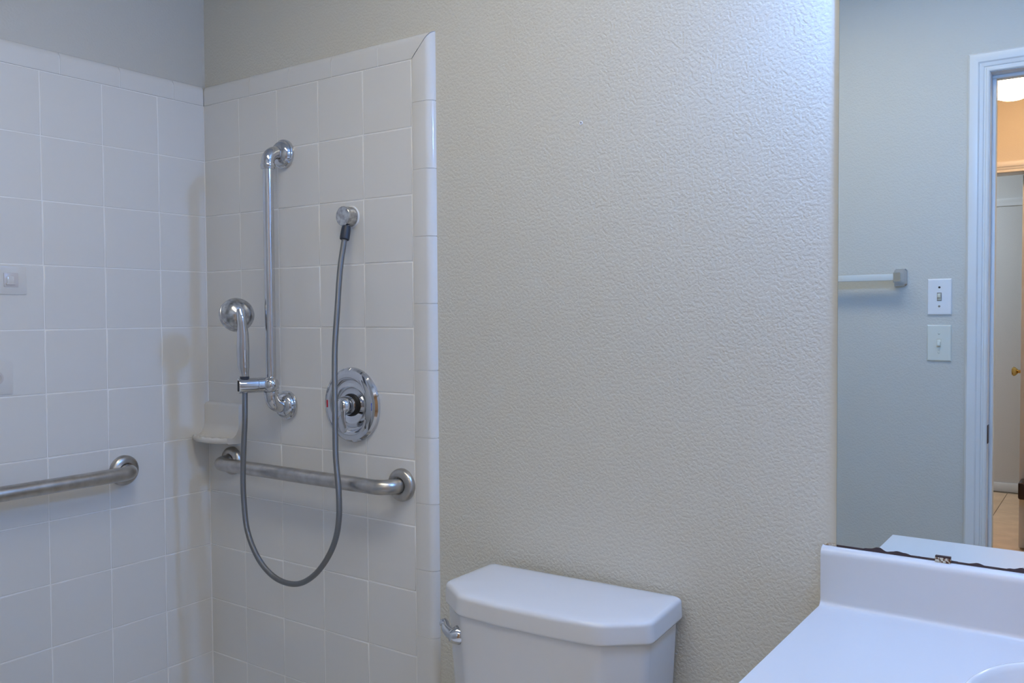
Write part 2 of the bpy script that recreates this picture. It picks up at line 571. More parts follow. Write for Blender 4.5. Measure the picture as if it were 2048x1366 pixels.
for i in range(5):
    for j in range(9):
        x0, y0 = 0.44 + i * tw, YG + j * tw + 0.06
        if y0 + tw > YFB: continue
        if me_ft is None:
            o = box('floor_tile', (0.002, 0.002, -0.008), (tw - 0.002, tw - 0.002, 0), M_HFLOOR, None, 0.001, 1)
            me_ft = o.data
        else:
            o = bpy.data.objects.new('floor_tile', me_ft); COL.objects.link(o)
        o.location = (x0, y0, 0)
        o.parent = floor_hall
struct(box('baseboard_far_room', (HX0, YG, 0), (HX1, YG + 0.012, 0.066), M_TRIM, None, 0.003))
t1 = prism('trim_1', [(YG, 2.050), (YG + 0.010, 2.052), (YG + 0.014, 2.062), (YG + 0.014, 2.078), (YG + 0.020, 2.088), (YG + 0.020, 2.104), (YG, 2.106)], 'x', HX0, HX1, M_TRIM)
struct(t1)
d2 = bpy.data.objects.new('door_2', None); COL.objects.link(d2); struct(d2)
d2.location = (FX1, YH, 0)
casing(FX0 - 0.002, FX1 + 0.002, FZ + 0.002, YH, 1, M_HALLTRIM, d2)
kid(box('jamb', (FX0 - 0.018, YH - 0.12, 0), (FX0, YH, FZ + 0.018), M_HALLTRIM), d2)
kid(box('jamb', (FX1, YH - 0.12, 0), (FX1 + 0.018, YH, FZ + 0.018), M_HALLTRIM), d2)
kid(box('jamb', (FX0, YH - 0.12, FZ), (FX1, YH, FZ + 0.018), M_HALLTRIM), d2)
kid(box('hinge', (FX1 - 0.032, YH - 0.125, 0.300), (FX1 + 0.014, YH + 0.0215, 0.392), M_BRONZE, None, 0.011, 4), d2)
leaf = box('door_leaf', (-0.035, -0.76, 0.012), (0.0, 0.0, FZ - 0.004), M_HALLTRIM, None, 0.002)
leaf.parent = d2
leaf.location = (-0.003, -0.122, 0)
leaf.rotation_euler = (0, 0, math.radians(-3.4))
lathe('door_knob', [(0, 0), (0.031, 0.0), (0.031, 0.004), (0.022, 0.009), (0.011, 0.013), (0.010, 0.030), (0.018, 0.036), (0.027, 0.046), (0.029, 0.055), (0.021, 0.064), (0, 0.067)], (-0.035, -0.69, 0.932), (-1, 0, 0), M_BRASS, leaf, 32)
# flush ceiling lamp in the hall
hl = thing('ceiling_or_fill_lamp', (1.665, -3.13, ZC), 'glowing warm white dome ceiling lamp in the hall beyond the doorway', 'lamp')
lathe('lamp_base', [(0, 0.0), (0.13, 0.0), (0.132, 0.012), (0.118, 0.03), (0, 0.03)], (0, 0, 0), (0, 0, -1), M_BRASS, hl)
lathe('lamp_shade', [(0.118, 0.026), (0.125, 0.040), (0.128, 0.060), (0.122, 0.090), (0.105, 0.120), (0.075, 0.146), (0.04, 0.160), (0, 0.165)], (0, 0, 0), (0, 0, -1), M_HGLOBE, hl)
fl = thing('ceiling_or_fill_lamp', (0.6, -4.8, ZC), 'unseen round fill lamp added in the room past the hall', 'lamp')  # no lamp seen here; added to brighten the far room
lathe('lamp_base', [(0, 0.0), (0.15, 0.0), (0.15, 0.02), (0, 0.02)], (0, 0, 0), (0, 0, -1), M_TRIM, fl)
lathe('lamp_shade', [(0.14, 0.018), (0.15, 0.035), (0.13, 0.07), (0.08, 0.095), (0, 0.105)], (0, 0, 0), (0, 0, -1), M_FARFILL, fl)

# ------------------------------------------------------------------ vanity light of the bathroom, then the added fill panels
vl = thing('vanity_light', (2.02, YW, 1.95), 'chrome light bar with two small round bulbs above the mirror', 'lamp')
box('backplate', (-0.17, -0.05, -0.05), (0.17, 0.0, 0.05), M_CHROME, vl, 0.008)
for k in range(2):
    x = -0.065 + 0.13 * k
    lathe('socket', [(0.024, 0.0), (0.024, 0.05), (0.018, 0.077), (0, 0.077)], (x, -0.048, 0), (0, -1, 0), M_CHROME, vl, 24)
    bm = bmesh.new()
    bmesh.ops.create_icosphere(bm, subdivisions=3, radius=0.0275)
    bmesh.ops.translate(bm, verts=bm.verts, vec=(x, -0.153, 0))
    from_bm('bulb', bm, M_VGLOBE, vl, 180)
    ld = bpy.data.lights.new('bulb_light', 'POINT')
    ld.color = VANITY_COL
    ld.energy = VANITY_W
    ld.shadow_soft_size = 0.029
    lo = bpy.data.objects.new('bulb_light', ld)
    COL.objects.link(lo)
    lo.location = (x, -0.153, 0)
    lo.parent = vl
def fill_panel(loc, label, m):  # flush glowing panel, an added fill source rather than a known fitting
    t = thing('ceiling_or_fill_lamp', loc, label, 'lamp')
    bm = bmesh.new()
    for lo, hi in (((-0.62, -0.17, -0.016), (0.62, -0.15, 0)), ((-0.62, 0.15, -0.016), (0.62, 0.17, 0)), ((-0.62, -0.15, -0.016), (-0.60, 0.15, 0)), ((0.60, -0.15, -0.016), (0.62, 0.15, 0))):
        bm_box(bm, lo, hi)
    from_bm('fill_frame', bm, M_TRIM, t, 0)
    box('fill_diffuser', (-0.60, -0.15, -0.008), (0.60, 0.15, -0.001), m, t)
fill_panel((1.35, -0.80, ZC), 'unseen flat fill light panel added over the bathroom floor', M_BATHFILL)  # added out of view for soft warm fill in the bathroom
fill_panel((2.75, -2.35, ZC), 'unseen flat fill light panel added in the hall outside the bathroom door', M_HALLFILL)  # added out of view to send fill through the doorway

# ------------------------------------------------------------------ vanity top, basin, cabinet
CX0, CX1, CZT, CYF = 1.684, XR - 0.002, 0.80, -0.557
vt = thing('vanity_counter', (CX0, YW, CZT), 'white laminate vanity counter with coved backsplash and sunken basin', 'counter')
def vk(o): return kid(o, vt)
# backsplash with rolled top and cove (profile in y, z)
bp_ = [(YW - 0.0005, CZT - 0.02), (YW - 0.0005, 0.9000), (YW - 0.004, 0.9005)]
R1 = 0.015
for k in range(9):
    a = k / 8 * PI / 2
    bp_.append((0.0 + R1 - R1 * math.sin(a), 0.9005 - R1 + R1 * math.cos(a)))
R2 = 0.010
bp_.append((0.0, 0.84))
for k in range(7):
    a = k / 6 * PI / 2
    bp_.append((-R2 + R2 * math.cos(a), CZT + R2 - R2 * math.sin(a)))
bp_ += [(-R2, CZT - 0.02)]
vk(prism('backsplash', bp_, 'x', CX0, CX1, M_LAMINATE, None, 30))
# deck with the basin opening
BX, BY, BRX, BRY, BN = 2.14, -0.287, 0.205, 0.232, 2.6
def sup(a, k=1.0):
    c, s = math.cos(a), math.sin(a)
    return (BX + BRX * k * math.copysign(abs(c) ** (2 / BN), c), BY + BRY * k * math.copysign(abs(s) ** (2 / BN), s))
RE = 0.012
x0, x1, y0, y1 = CX0, CX1, CYF + RE, -R2 + 0.0005
NB = 96
ang = [2 * PI * k / NB for k in range(NB)]
outer = []
for a in ang:
    hx, hy = sup(a)
    dx, dy = hx - BX, hy - BY
    t = min(((x1 - BX) / dx if dx > 1e-9 else (x0 - BX) / dx if dx < -1e-9 else 1e9),
            ((y1 - BY) / dy if dy > 1e-9 else (y0 - BY) / dy if dy < -1e-9 else 1e9))
    outer.append([BX + dx * t, BY + dy * t])
for cx, cy in ((x0, y0), (x1, y0), (x0, y1), (x1, y1)):
    i = min(range(NB), key=lambda k: (outer[k][0] - cx) ** 2 + (outer[k][1] - cy) ** 2)
    outer[i] = [cx, cy]
rings = [[Vector((p[0], p[1], CZT - 0.036)) for p in outer], [Vector((p[0], p[1], CZT)) for p in outer],
         [Vector((*sup(a, 1.0), CZT)) for a in ang], [Vector((*sup(a, 1.0), CZT - 0.036)) for a in ang]]
vk(loft('deck', rings, M_LAMINATE, None, False, False, 30))
fe = [(y0, CZT), ]
for k in range(7):
    a = k / 6 * PI / 2
    fe.append((CYF + RE - RE * math.sin(a), CZT - RE + RE * math.cos(a)))
fe += [(CYF, CZT - 0.036), (y0, CZT - 0.036)]
vk(prism('front_edge', fe[1:], 'x', CX0, CX1, M_LAMINATE, None, 30))
prof = [(1.012, 0.0008), (1.008, 0.0022), (0.997, 0.0026), (0.985, 0.0010), (0.972, -0.006), (0.955, -0.022), (0.925, -0.055), (0.87, -0.09), (0.76, -0.122), (0.58, -0.143), (0.34, -0.153), (0.12, -0.156)]
basin = vk(loft('basin', [[Vector((*sup(a, k), CZT + z)) for a in ang] for k, z in prof], M_BASIN, None, False, True, 60))
dr = lathe('drain', [(0, 0.003), (0.014, 0.003), (0.020, 0.002), (0.023, 0.0), (0.024, -0.01)], (BX, BY, CZT - 0.155), (0, 0, 1), M_CHROME, None, 28)
dr.parent = basin
# aged caulk where the backsplash meets the wall beside the mirror
bm = bmesh.new()
bm_tube(bm, catmull([(CX0 + 0.002, YW - 0.001, 0.900), (CX0 + 0.008, YW - 0.003, 0.9015), (CX0 + 0.016, YW - 0.002, 0.901), (1.7065, YW - 0.003, 0.9005)], 4), [0.002, 0.0026, 0.0034, 0.003, 0.0024, 0.003, 0.0028, 0.0022, 0.003, 0.0034, 0.003, 0.0022, 0.0018], 10)
vk(from_bm('caulk', bm, M_BROWNCAULK))

fc = thing('basin_faucet', (BX, -0.045, CZT), 'chrome two handle faucet behind the vanity basin', 'faucet')
box('base_plate', (-0.078, -0.022, 0), (0.078, 0.022, 0.016), M_CHROME, fc, 0.006)
tube('spout', catmull([(0, 0, 0.012), (0, -0.005, 0.06), (0, -0.04, 0.095), (0, -0.09, 0.09), (0, -0.105, 0.072)], 6), 0.011, M_CHROME, fc)
for s in (-1, 1):
    h = lathe('handle', [(0.016, 0.014), (0.014, 0.034), (0.020, 0.042), (0.020, 0.056), (0.012, 0.062), (0, 0.063)], (s * 0.051, 0, 0), (0, 0, 1), M_CHROME, fc, 24)

vc = thing('vanity_cabinet', (CX0, 0, 0), 'white vanity cabinet standing under the laminate counter', 'cabinet')
def ck(o): return kid(o, vc)
ck(box('body', (CX0 + 0.012, CYF + 0.035, 0.09), (CX1, YW - 0.014, CZT - 0.16), M_CAB, None, 0.002))
ck(box('side_rail', (CX0 + 0.012, CYF + 0.035, CZT - 0.16), (CX0 + 0.03, YW - 0.014, CZT - 0.036), M_CAB))
ck(box('side_rail', (CX1 - 0.018, CYF + 0.035, CZT - 0.16), (CX1, YW - 0.014, CZT - 0.036), M_CAB))
ck(box('front_rail', (CX0 + 0.03, CYF + 0.035, CZT - 0.10), (CX1 - 0.018, CYF + 0.050, CZT - 0.036), M_CAB))
ck(box('toe_kick', (CX0 + 0.012, CYF + 0.10, 0), (CX1, CYF + 0.115, 0.09), M_CAB))
for a, b, kx in ((CX0 + 0.03, 2.145, 2.115), (2.155, CX1 - 0.02, 2.185)):
    d = ck(box('door', (a, CYF + 0.016, 0.12), (b, CYF + 0.0345, 0.62), M_CAB, None, 0.003))
    k = lathe('knob', [(0.006, 0), (0.006, 0.012), (0.014, 0.018), (0.014, 0.024), (0, 0.028)], (kx, CYF + 0.016, 0.55), (0, -1, 0), M_CHROME, None, 20)
    k.parent = d

# ------------------------------------------------------------------ mirror
MX0, MX1, MZ0, MZ1, MY = 1.7075, 2.58, 0.9005, 1.86, 0.012
mr_ = thing('wall_mirror', (MX0, MY, MZ0), 'large frameless wall mirror with blackened bottom edge above the backsplash', 'mirror')
bm = bmesh.new()
vs = [bm.verts.new(p) for p in ((0, 0, 0), (MX1 - MX0, 0, 0), (MX1 - MX0, 0, MZ1 - MZ0), (0, 0, MZ1 - MZ0))]
bm.faces.new(vs)
me = bpy.data.meshes.new('silvered_face'); bm.to_mesh(me); bm.free()
link('silvered_face', me, M_MIRROR, mr_)
box('glass_slab', (-0.0004, 0.0003, -0.0004), (MX1 - MX0, YW - MY - 0.0002, MZ1 - MZ0), M_GLASSEDGE, mr_)
cl = box('mirror_clip', (1.8610 - MX0, -0.0035, -0.0010), (1.8840 - MX0, 0.004, 0.0075), M_RUST, mr_, 0.0006)
cl['label'] = 'small rust flecked metal clip'
o = box('clip_lip', (1.8612 - MX0, -0.0036, 0.0070), (1.8838 - MX0, 0.004, 0.0095), M_CLIPTOP, None, 0.0004)
o.parent = cl

# ------------------------------------------------------------------ toilet
TCX, TZL = 1.2135, 0.724
toilet = thing('toilet', (TCX, -0.11, 0), 'white ceramic toilet with chamfered tank lid against the beige wall', 'toilet')
toilet.rotation_euler = (0, 0, math.radians(2.3))
def rounded(poly, r, k=5):
    out = []
    n = len(poly)
    for i in range(n):
        p0, p, p1 = Vector(poly[i - 1]), Vector(poly[i]), Vector(poly[(i + 1) % n])
        d0, d1 = (p0 - p), (p1 - p)
        rr_ = min(r, d0.length * 0.45, d1.length * 0.45)
        a, b = p + d0.normalized() * rr_, p + d1.normalized() * rr_
        for j in range(k + 1):
            t = j / k
            out.append(a * (1 - t) ** 2 + p * 2 * t * (1 - t) + b * t * t)
    return out
LIDP = [(-0.220, 0.112), (-0.226, -0.050), (-0.150, -0.108), (-0.06, -0.116), (0.06, -0.116), (0.150, -0.108), (0.226, -0.050), (0.220, 0.112)]
LP = rounded([Vector((x, y, 0)) for x, y in LIDP], 0.014)
def lring(ins, z, crown=0.0):
    out = []
    for p in LP:
        sx, sy = (0.226 - ins) / 0.226, (0.114 - ins) / 0.114
        out.append(Vector((p.x * sx, p.y * sy, z)))
    return out
lid_r = [lring(0.016, TZL), lring(0.004, TZL), lring(0.0008, TZL + 0.0012), lring(0.0, TZL + 0.004), lring(0.0, TZL + 0.006), lring(0.0009, TZL + 0.030), lring(0.0010, TZL + 0.0315)]
for k in range(1, 7):
    a = k / 6 * math.radians(80)
    lid_r.append(lring(0.0010 + 0.0095 * (1 - math.cos(a)), TZL + 0.0315 + 0.0095 * math.sin(a)))
lid_r += [lring(0.020, TZL + 0.0418), lring(0.032, TZL + 0.0426), lring(0.07, TZL + 0.0436), lring(0.10, TZL + 0.0438)]
loft('tank_lid', lid_r, M_CERAMIC, toilet, True, True, 60)
def tring(k, ky, z):
    return [Vector((p.x * k, 0.104 + (p.y - 0.112) * ky, z)) for p in LP]
loft('tank', [tring(0.80, 0.80, 0.385), tring(0.84, 0.86, 0.40), tring(0.90, 0.90, 0.50), tring(0.93, 0.92, 0.60), tring(0.955, 0.945, 0.70), tring(0.96, 0.948, TZL + 0.001)], M_CERAMIC, toilet, True, True, 40)
# bowl, rim, seat, cover
def oval(cx, cy, rx, ryf, ryb, z, n=40):
    o_ = []
    for k in range(n):
        a = 2 * PI * k / n
        s = math.sin(a)
        o_.append(Vector((cx + rx * math.cos(a), cy + (ryb if s > 0 else ryf) * s, z)))
    return o_
loft('bowl', [oval(0, -0.19, 0.115, 0.20, 0.20, 0.0), oval(0, -0.19, 0.112, 0.20, 0.20, 0.04), oval(0, -0.18, 0.100, 0.17, 0.19, 0.12), oval(0, -0.21, 0.135, 0.22, 0.21, 0.24),
              oval(0, -0.24, 0.178, 0.25, 0.27, 0.34), oval(0, -0.25, 0.185, 0.26, 0.32, 0.385), oval(0, -0.25, 0.180, 0.255, 0.315, 0.392)], M_CERAMIC, toilet, True, True, 60)
loft('seat', [oval(0, -0.27, 0.186, 0.245, 0.17, 0.394), oval(0, -0.27, 0.188, 0.247, 0.172, 0.402), oval(0, -0.27, 0.184, 0.242, 0.168, 0.411)], M_SEAT, toilet, True, True, 60)
loft('seat_cover', [oval(0, -0.27, 0.182, 0.24, 0.166, 0.412), oval(0, -0.27, 0.185, 0.244, 0.17, 0.420), oval(0, -0.27, 0.178, 0.236, 0.162, 0.430), oval(0, -0.27, 0.13, 0.18, 0.12, 0.434)], M_SEAT, toilet, True, True, 60)
# flush handle on the chamfered corner of the tank
Ml = Matrix.Translation(toilet.location) @ Matrix.Rotation(toilet.rotation_euler.z, 4, 'Z')
inv = Ml.inverted()
nrm = (inv.to_3x3() @ Vector((-0.571, -0.821, 0))).normalized()
hp = inv @ Vector((1.0530, -0.2030, 0.6785))
fh = lathe('flush_handle', [(0, -0.004), (0.0185, -0.004), (0.0185, 0.002), (0.0170, 0.006), (0.0145, 0.013), (0.0105, 0.019), (0.0, 0.022)], hp, nrm, M_CHROME, toilet, 32)
fh['label'] = 'chrome flush handle'
tip = inv @ Vector((1.009, -0.197, 0.694))
q0 = hp + nrm * 0.008
dirv = (tip - q0)
pts = [q0, q0 + dirv * 0.25 + nrm * 0.004, q0 + dirv * 0.55 + nrm * 0.004, q0 + dirv * 0.8, tip]
cm = catmull(pts, 5)
rads = [0.0135 - 0.0050 * math.sin(PI * min(1, i / (len(cm) - 1) * 1.05) * 0.62) for i in range(len(cm))]
rads[-1] *= 0.9
lv = tube('lever', cm, rads, M_CHROME, None, 16)
lv.parent = fh

# ------------------------------------------------------------------ slide bar
SBX, SBY = 0.331, -0.053
sb = thing('shower_slide_bar', (SBX, 0, 1.39), 'vertical chrome shower slide bar on elbows beside the tiled corner', 'shower bar')
FLG = [(0, 0.0), (0.0375, 0.0), (0.0375, 0.006), (0.0362, 0.0085), (0.0335, 0.0095), (0.0325, 0.0115), (0.0315, 0.015), (0.027, 0.0205), (0.0205, 0.0235), (0.0165, 0.025), (0, 0.025)]
for zz, sgn in ((1.714 - 1.39, 1), (1.0685 - 1.39, -1)):
    f = lathe('flange', FLG, (0, 0, zz), (0, -1, 0), M_CHROME, sb, 48, 28)
    R = 0.028
    path = [(0, -0.012, zz), (0, SBY + R, zz)]
    path += [(0, SBY + R - R * math.sin(a), zz - sgn * (R - R * math.cos(a))) for a in [k / 10 * PI / 2 for k in range(1, 11)]]
    path += [(0, SBY, zz - sgn * (R + 0.004))]
    tube('elbow', path, [0.0175] + [0.0165] * (len(path) - 1), M_CHROME, sb, 28)
    zc = zz - sgn * (R + 0.003)
    lathe('collar_ring', [(0.0125, 0.0), (0.0175, 0.0), (0.0185, 0.002), (0.0185, 0.007), (0.0175, 0.009), (0.0178, 0.012), (0.0165, 0.0135), (0.0125, 0.0135)], (0, SBY, zc), (0, 0, -sgn), M_CHROME, sb, 36, 28)
tube('bar', [(0, SBY, 1.714 - 0.03 - 1.39), (0, SBY, 1.39 - 1.39), (0, SBY, 1.0685 + 0.03 - 1.39)], 0.0132, M_CHROME, sb, 36)
# sliding bracket that holds the hand shower
ax = Vector((0.303 - SBX, -0.113 - SBY, 0)).normalized()
zb = 1.1255 - 1.39
bc = Vector((0, SBY, zb))
br = lathe('slide_bracket', [(0.0, 0.0), (0.0185, 0.0), (0.0190, 0.020), (0.0190, 0.0335), (0.0184, 0.0342), (0.0184, 0.0352), (0.0190, 0.036), (0.0192, 0.078), (0.0184, 0.0815), (0.0, 0.0815)], bc, ax, M_CHROME, sb, 40, 28)
bm = bmesh.new()
bmesh.ops.create_uvsphere(bm, u_segments=32, v_segments=18, radius=0.0212)
bmesh.ops.translate(bm, verts=bm.verts, vec=bc + Vector((0.006, -0.006, 0)))
o = from_bm('knob', bm, M_CHROME, None, 180); o.parent = br
pe = bc + ax * 0.0816
x_, y_, a_ = frame(ax)
bm = bmesh.new()
r = bmesh.ops.create_cube(bm, size=1)
Rm = Matrix((x_, y_, a_)).transposed()
for v in bm.verts:
    v.co = pe + Rm @ Vector((v.co.x * (0.012 if abs(x_.z) < 0.5 else 0.027), v.co.y * (0.027 if abs(x_.z) < 0.5 else 0.012), v.co.z * 0.002))
o = from_bm('cradle_slot', bm, M_BLACK, None, 0); o.parent = br

# ------------------------------------------------------------------ hand shower
HC = Vector((0.276, -0.110, 1.305))
hs = thing('hand_shower', (0.3035, -0.113, 1.10), 'chrome hand shower with round head held by the slide bar bracket', 'shower head')
def hk(o): return kid(o, hs)
sa = Vector((-0.90, 0.26, -0.36)).normalized()
hk(lathe('head', [(0, -0.031), (0.010, -0.0305), (0.020, -0.028), (0.029, -0.023), (0.0365, -0.0155), (0.0415, -0.006), (0.0425, 0.000), (0.0412, 0.0012), (0.0412, 0.0022), (0.0430, 0.003), (0.0432, 0.013), (0.042, 0.017), (0.0385, 0.0175)], HC, sa, M_CHROME_D, None, 48, 30))
hk(lathe('spray_face', [(0.0386, 0.0174), (0.036, 0.0185), (0.025, 0.0195), (0.0, 0.020)], HC, sa, M_CHROME_D, None, 40))
wand = [(0.3040, -0.1130, 1.108), (0.3036, -0.1130, 1.135), (0.3033, -0.113, 1.1518), (0.3013, -0.114, 1.1787), (0.3029, -0.116, 1.2189), (0.305, -0.117, 1.2501), (0.3055, -0.1195, 1.2763), (0.3035, -0.121, 1.297), (0.297, -0.118, 1.312)]
wr = [0.0095, 0.0100, 0.0108, 0.0148, 0.0158, 0.0142, 0.0125, 0.0122, 0.0135]
cm = catmull(wand, 6)
wrs = []
for i in range(len(cm)):
    t = i / 6; k = min(int(t), len(wr) - 2); u = t - k
    u = u * u * (3 - 2 * u)
    wrs.append(wr[k] * (1 - u) + wr[k + 1] * u)
hk(tube('handle', cm, wrs, M_CHROME, None, 28))
hk(lathe('collar', [(0.0102, 0.0), (0.0112, 0.0), (0.0114, 0.007), (0.0102, 0.008)], (0.3034, -0.1130, 1.1415), (0, 0, 1), M_RUBBER, None, 28))

# ------------------------------------------------------------------ hose and its wall outlet
ou = thing('hose_outlet', (0.5695, 0, 1.5375), 'round chrome water outlet fixed to the tiles above the valve', 'outlet')
lathe('body', [(0, 0.0), (0.0238, 0.0), (0.0240, 0.003), (0.0236, 0.026), (0.0232, 0.0285), (0.022, 0.0295), (0.0, 0.0300)], (0, 0, 0), (0, -1, 0), M_CHROME_D, ou, 44, 25)
lathe('neck', [(0.0, 0.010), (0.0075, 0.010), (0.0075, 0.030), (0.006, 0.034), (0.0, 0.034)], (0.003, -0.019, 0), (0, 0, -1), M_CHROME, ou, 24)
lathe('caulk_bead', [(0.022, 0.0), (0.0268, 0.0), (0.0262, 0.0022), (0.024, 0.003)], (0.0006, 0, 0), (0, -1, 0), M_CAULK, ou, 36)
HOSE = [(0.5728, -0.020, 1.512), (0.5738, -0.0245, 1.494), (0.5744, -0.03, 1.4753), (0.5753, -0.045, 1.4067), (0.5778, -0.058, 1.3105), (0.5794, -0.068, 1.2273), (0.5875, -0.078, 1.1449), (0.5956, -0.086, 1.0708), (0.6021, -0.092, 0.9865), (0.6079, -0.095, 0.9488), (0.6176, -0.098, 0.8873), (0.6165, -0.098, 0.8252), (0.6008, -0.098, 0.7691), (0.5679, -0.099, 0.7175), (0.5254, -0.1, 0.6768), (0.4732, -0.101, 0.6512), (0.4139, -0.103, 0.6501), (0.3639, -0.105, 0.6709), (0.3258, -0.107, 0.7082), (0.2986, -0.109, 0.763), (0.2897, -0.11, 0.8299), (0.2887, -0.111, 0.8979), (0.2961, -0.112, 0.9885), (0.3011, -0.1125, 1.0342), (0.3040, -0.113, 1.112)]
sh = thing('shower_hose', (0.4450, -0.10, 0.65), 'grey braided metal shower hose hanging in a long loop', 'hose')
kid(tube('hose', catmull(HOSE, 8), 0.0068, M_HOSE, None, 20, uv=True), sh)
p0, p1 = Vector(HOSE[0]), Vector(HOSE[2])
dv = (p1 - p0)
s_ = lathe('sleeve', [(0.0, -0.001), (0.0100, -0.001), (0.0105, 0.001), (0.0113, 0.010), (0.0118, 0.028), (0.0112, 0.032), (0.0095, 0.0335), (0.0068, 0.0335)], p0 - dv.normalized() * 0.0005, dv, M_RUBBER, None, 28)
kid(s_, sh)
s_['label'] = 'dark rubber sleeve'

# ------------------------------------------------------------------ valve
VX, VZ = 0.5685, 1.0825
va = thing('shower_valve', (VX, 0, VZ), 'round chrome shower valve with lever handle and red and blue marks', 'shower valve')
esc = lathe('escutcheon', [(0, 0.0), (0.0905, 0.0), (0.0915, 0.003), (0.0900, 0.008), (0.0850, 0.0125), (0.0770, 0.0150), (0.0690, 0.0150), (0.0640, 0.0135), (0.0615, 0.0100), (0.0600, 0.0062), (0.0560, 0.0055), (0.0470, 0.0070), (0.0455, 0.0078), (0.0440, 0.0072), (0.0300, 0.0072), (0.0, 0.0075)], (0, 0, 0), (0, -1, 0), M_CHROME, va, 72, 22)
esc.rotation_euler = (0, 0, 0)
for nm, m, x in (('red_mark', M_RED, -0.0745), ('blue_mark', M_BLUE, 0.0745)):
    o = box(nm, (x - 0.0022, -0.0160, -0.009), (x + 0.0022, -0.0140, 0.009), m, None, 0.0004)
    o.parent = esc
# raised crescent lip along the right side of the plate
cres_o, cres_i = [], []
for k in range(25):
    a = math.radians(62 - 124 * k / 24)
    cres_o.append((0.0790 * math.cos(a), 0.0790 * math.sin(a)))
    ii = 0.0700 - 0.0095 * math.sin(PI * k / 24)
    cres_i.append((ii * math.cos(a), ii * math.sin(a)))
bm = bmesh.new()
prev = None
for k in range(25):
    (ox, oz), (ix, iz) = cres_o[k], cres_i[k]
    e = math.sin(PI * k / 24) ** 0.6
    row = [bm.verts.new((ox, -0.0138, oz)), bm.verts.new((ox * 0.6 + ix * 0.4, -0.0146 - 0.0040 * e, oz * 0.6 + iz * 0.4)), bm.verts.new((ox * 0.15 + ix * 0.85, -0.0146 - 0.0062 * e, oz * 0.15 + iz * 0.85)), bm.verts.new((ix, -0.0146 - 0.0048 * e, iz)), bm.verts.new((ix, -0.0080, iz))]
    if prev:
        for q in range(4):
            bm.faces.new((prev[q], prev[q + 1], row[q + 1], row[q]))
    prev = row
o = from_bm('crescent_lip', bm, M_CHROME, None, 40); o.parent = esc
lathe('collar', [(0.0, 0.005), (0.0275, 0.005), (0.0278, 0.0095), (0.0270, 0.0125), (0.0215, 0.0130), (0.0, 0.0130)], (0, 0, 0), (0, -1, 0), M_BLACK, va, 44, 25)
hub = lathe('hub', [(0.0230, 0.012), (0.0232, 0.022), (0.0215, 0.034), (0.0190, 0.041), (0.0150, 0.0465), (0.0095, 0.0500), (0.0, 0.0510)], (0, 0, 0), (0, -1, 0), M_CHROME, va, 44, 30)
# lever: flat teardrop hanging from the hub
lr = []
LV = [(0.0, 0.0130, -0.038, 0.0075), (-0.012, 0.0135, -0.040, 0.0078), (-0.024, 0.0125, -0.042, 0.0060), (-0.038, 0.0130, -0.041, 0.0042), (-0.050, 0.0145, -0.0385, 0.0036), (-0.058, 0.0135, -0.037, 0.0032), (-0.0635, 0.0085, -0.036, 0.0026), (-0.0655, 0.0025, -0.036, 0.0015)]
for z, hw, yc, hd in LV:
    lr.append([Vector((hw * math.cos(2 * PI * k / 20) + 0.002, yc + hd * math.sin(2 * PI * k / 20), z)) for k in range(20)])
loft('lever', lr, M_CHROME, va, True, True, 50)

# ------------------------------------------------------------------ grab bars
def grab_bar(org, rot, length, label):
    """local frame: bar along +x from 0, wall at y = 0, room towards -y"""
    t = thing('grab_bar', org, label, 'grab bar', 'stainless grab bars in the shower')
    t.rotation_euler = (0, 0, rot)
    r, off, R = 0.0175, 0.0565, 0.036
    path = [(0, -0.004, 0), (0, -(off - R), 0)]
    path += [(R - R * math.cos(a), -(off - R) - R * math.sin(a), 0) for a in [k / 10 * PI / 2 for k in range(1, 11)]]
    path += [(length * 0.33, -off, 0), (length * 0.66, -off, 0)]
    path += [(length - R + R * math.sin(a), -(off - R) - R * math.cos(a), 0) for a in [k / 10 * PI / 2 for k in range(0, 11)]]
    path += [(length, -0.004, 0)]
    tube('bar', path, r, M_STEEL, t, 32)
    for x in (0, length):
        lathe('flange', [(0.0185, 0.0145), (0.0215, 0.0162), (0.028, 0.0155), (0.0345, 0.0128), (0.0378, 0.0085), (0.0388, 0.004), (0.0388, 0.0)], (x, 0, 0), (0, -1, 0), M_STEEL, t, 48, 30)
        lathe('shadow_gap', [(0.0, 0.006), (0.0195, 0.006)], (x, 0, 0), (0, -1, 0), M_BLACK, t, 32, 0)
    return t
grab_bar((0.1035, 0, 0.9035), 0, 0.6235, 'short stainless grab bar below the valve on the back tiles')
grab_bar((0, -0.2590 - 0.92, 0.9055), PI / 2, 0.92, 'long stainless grab bar on the side wall tiles left of the corner')

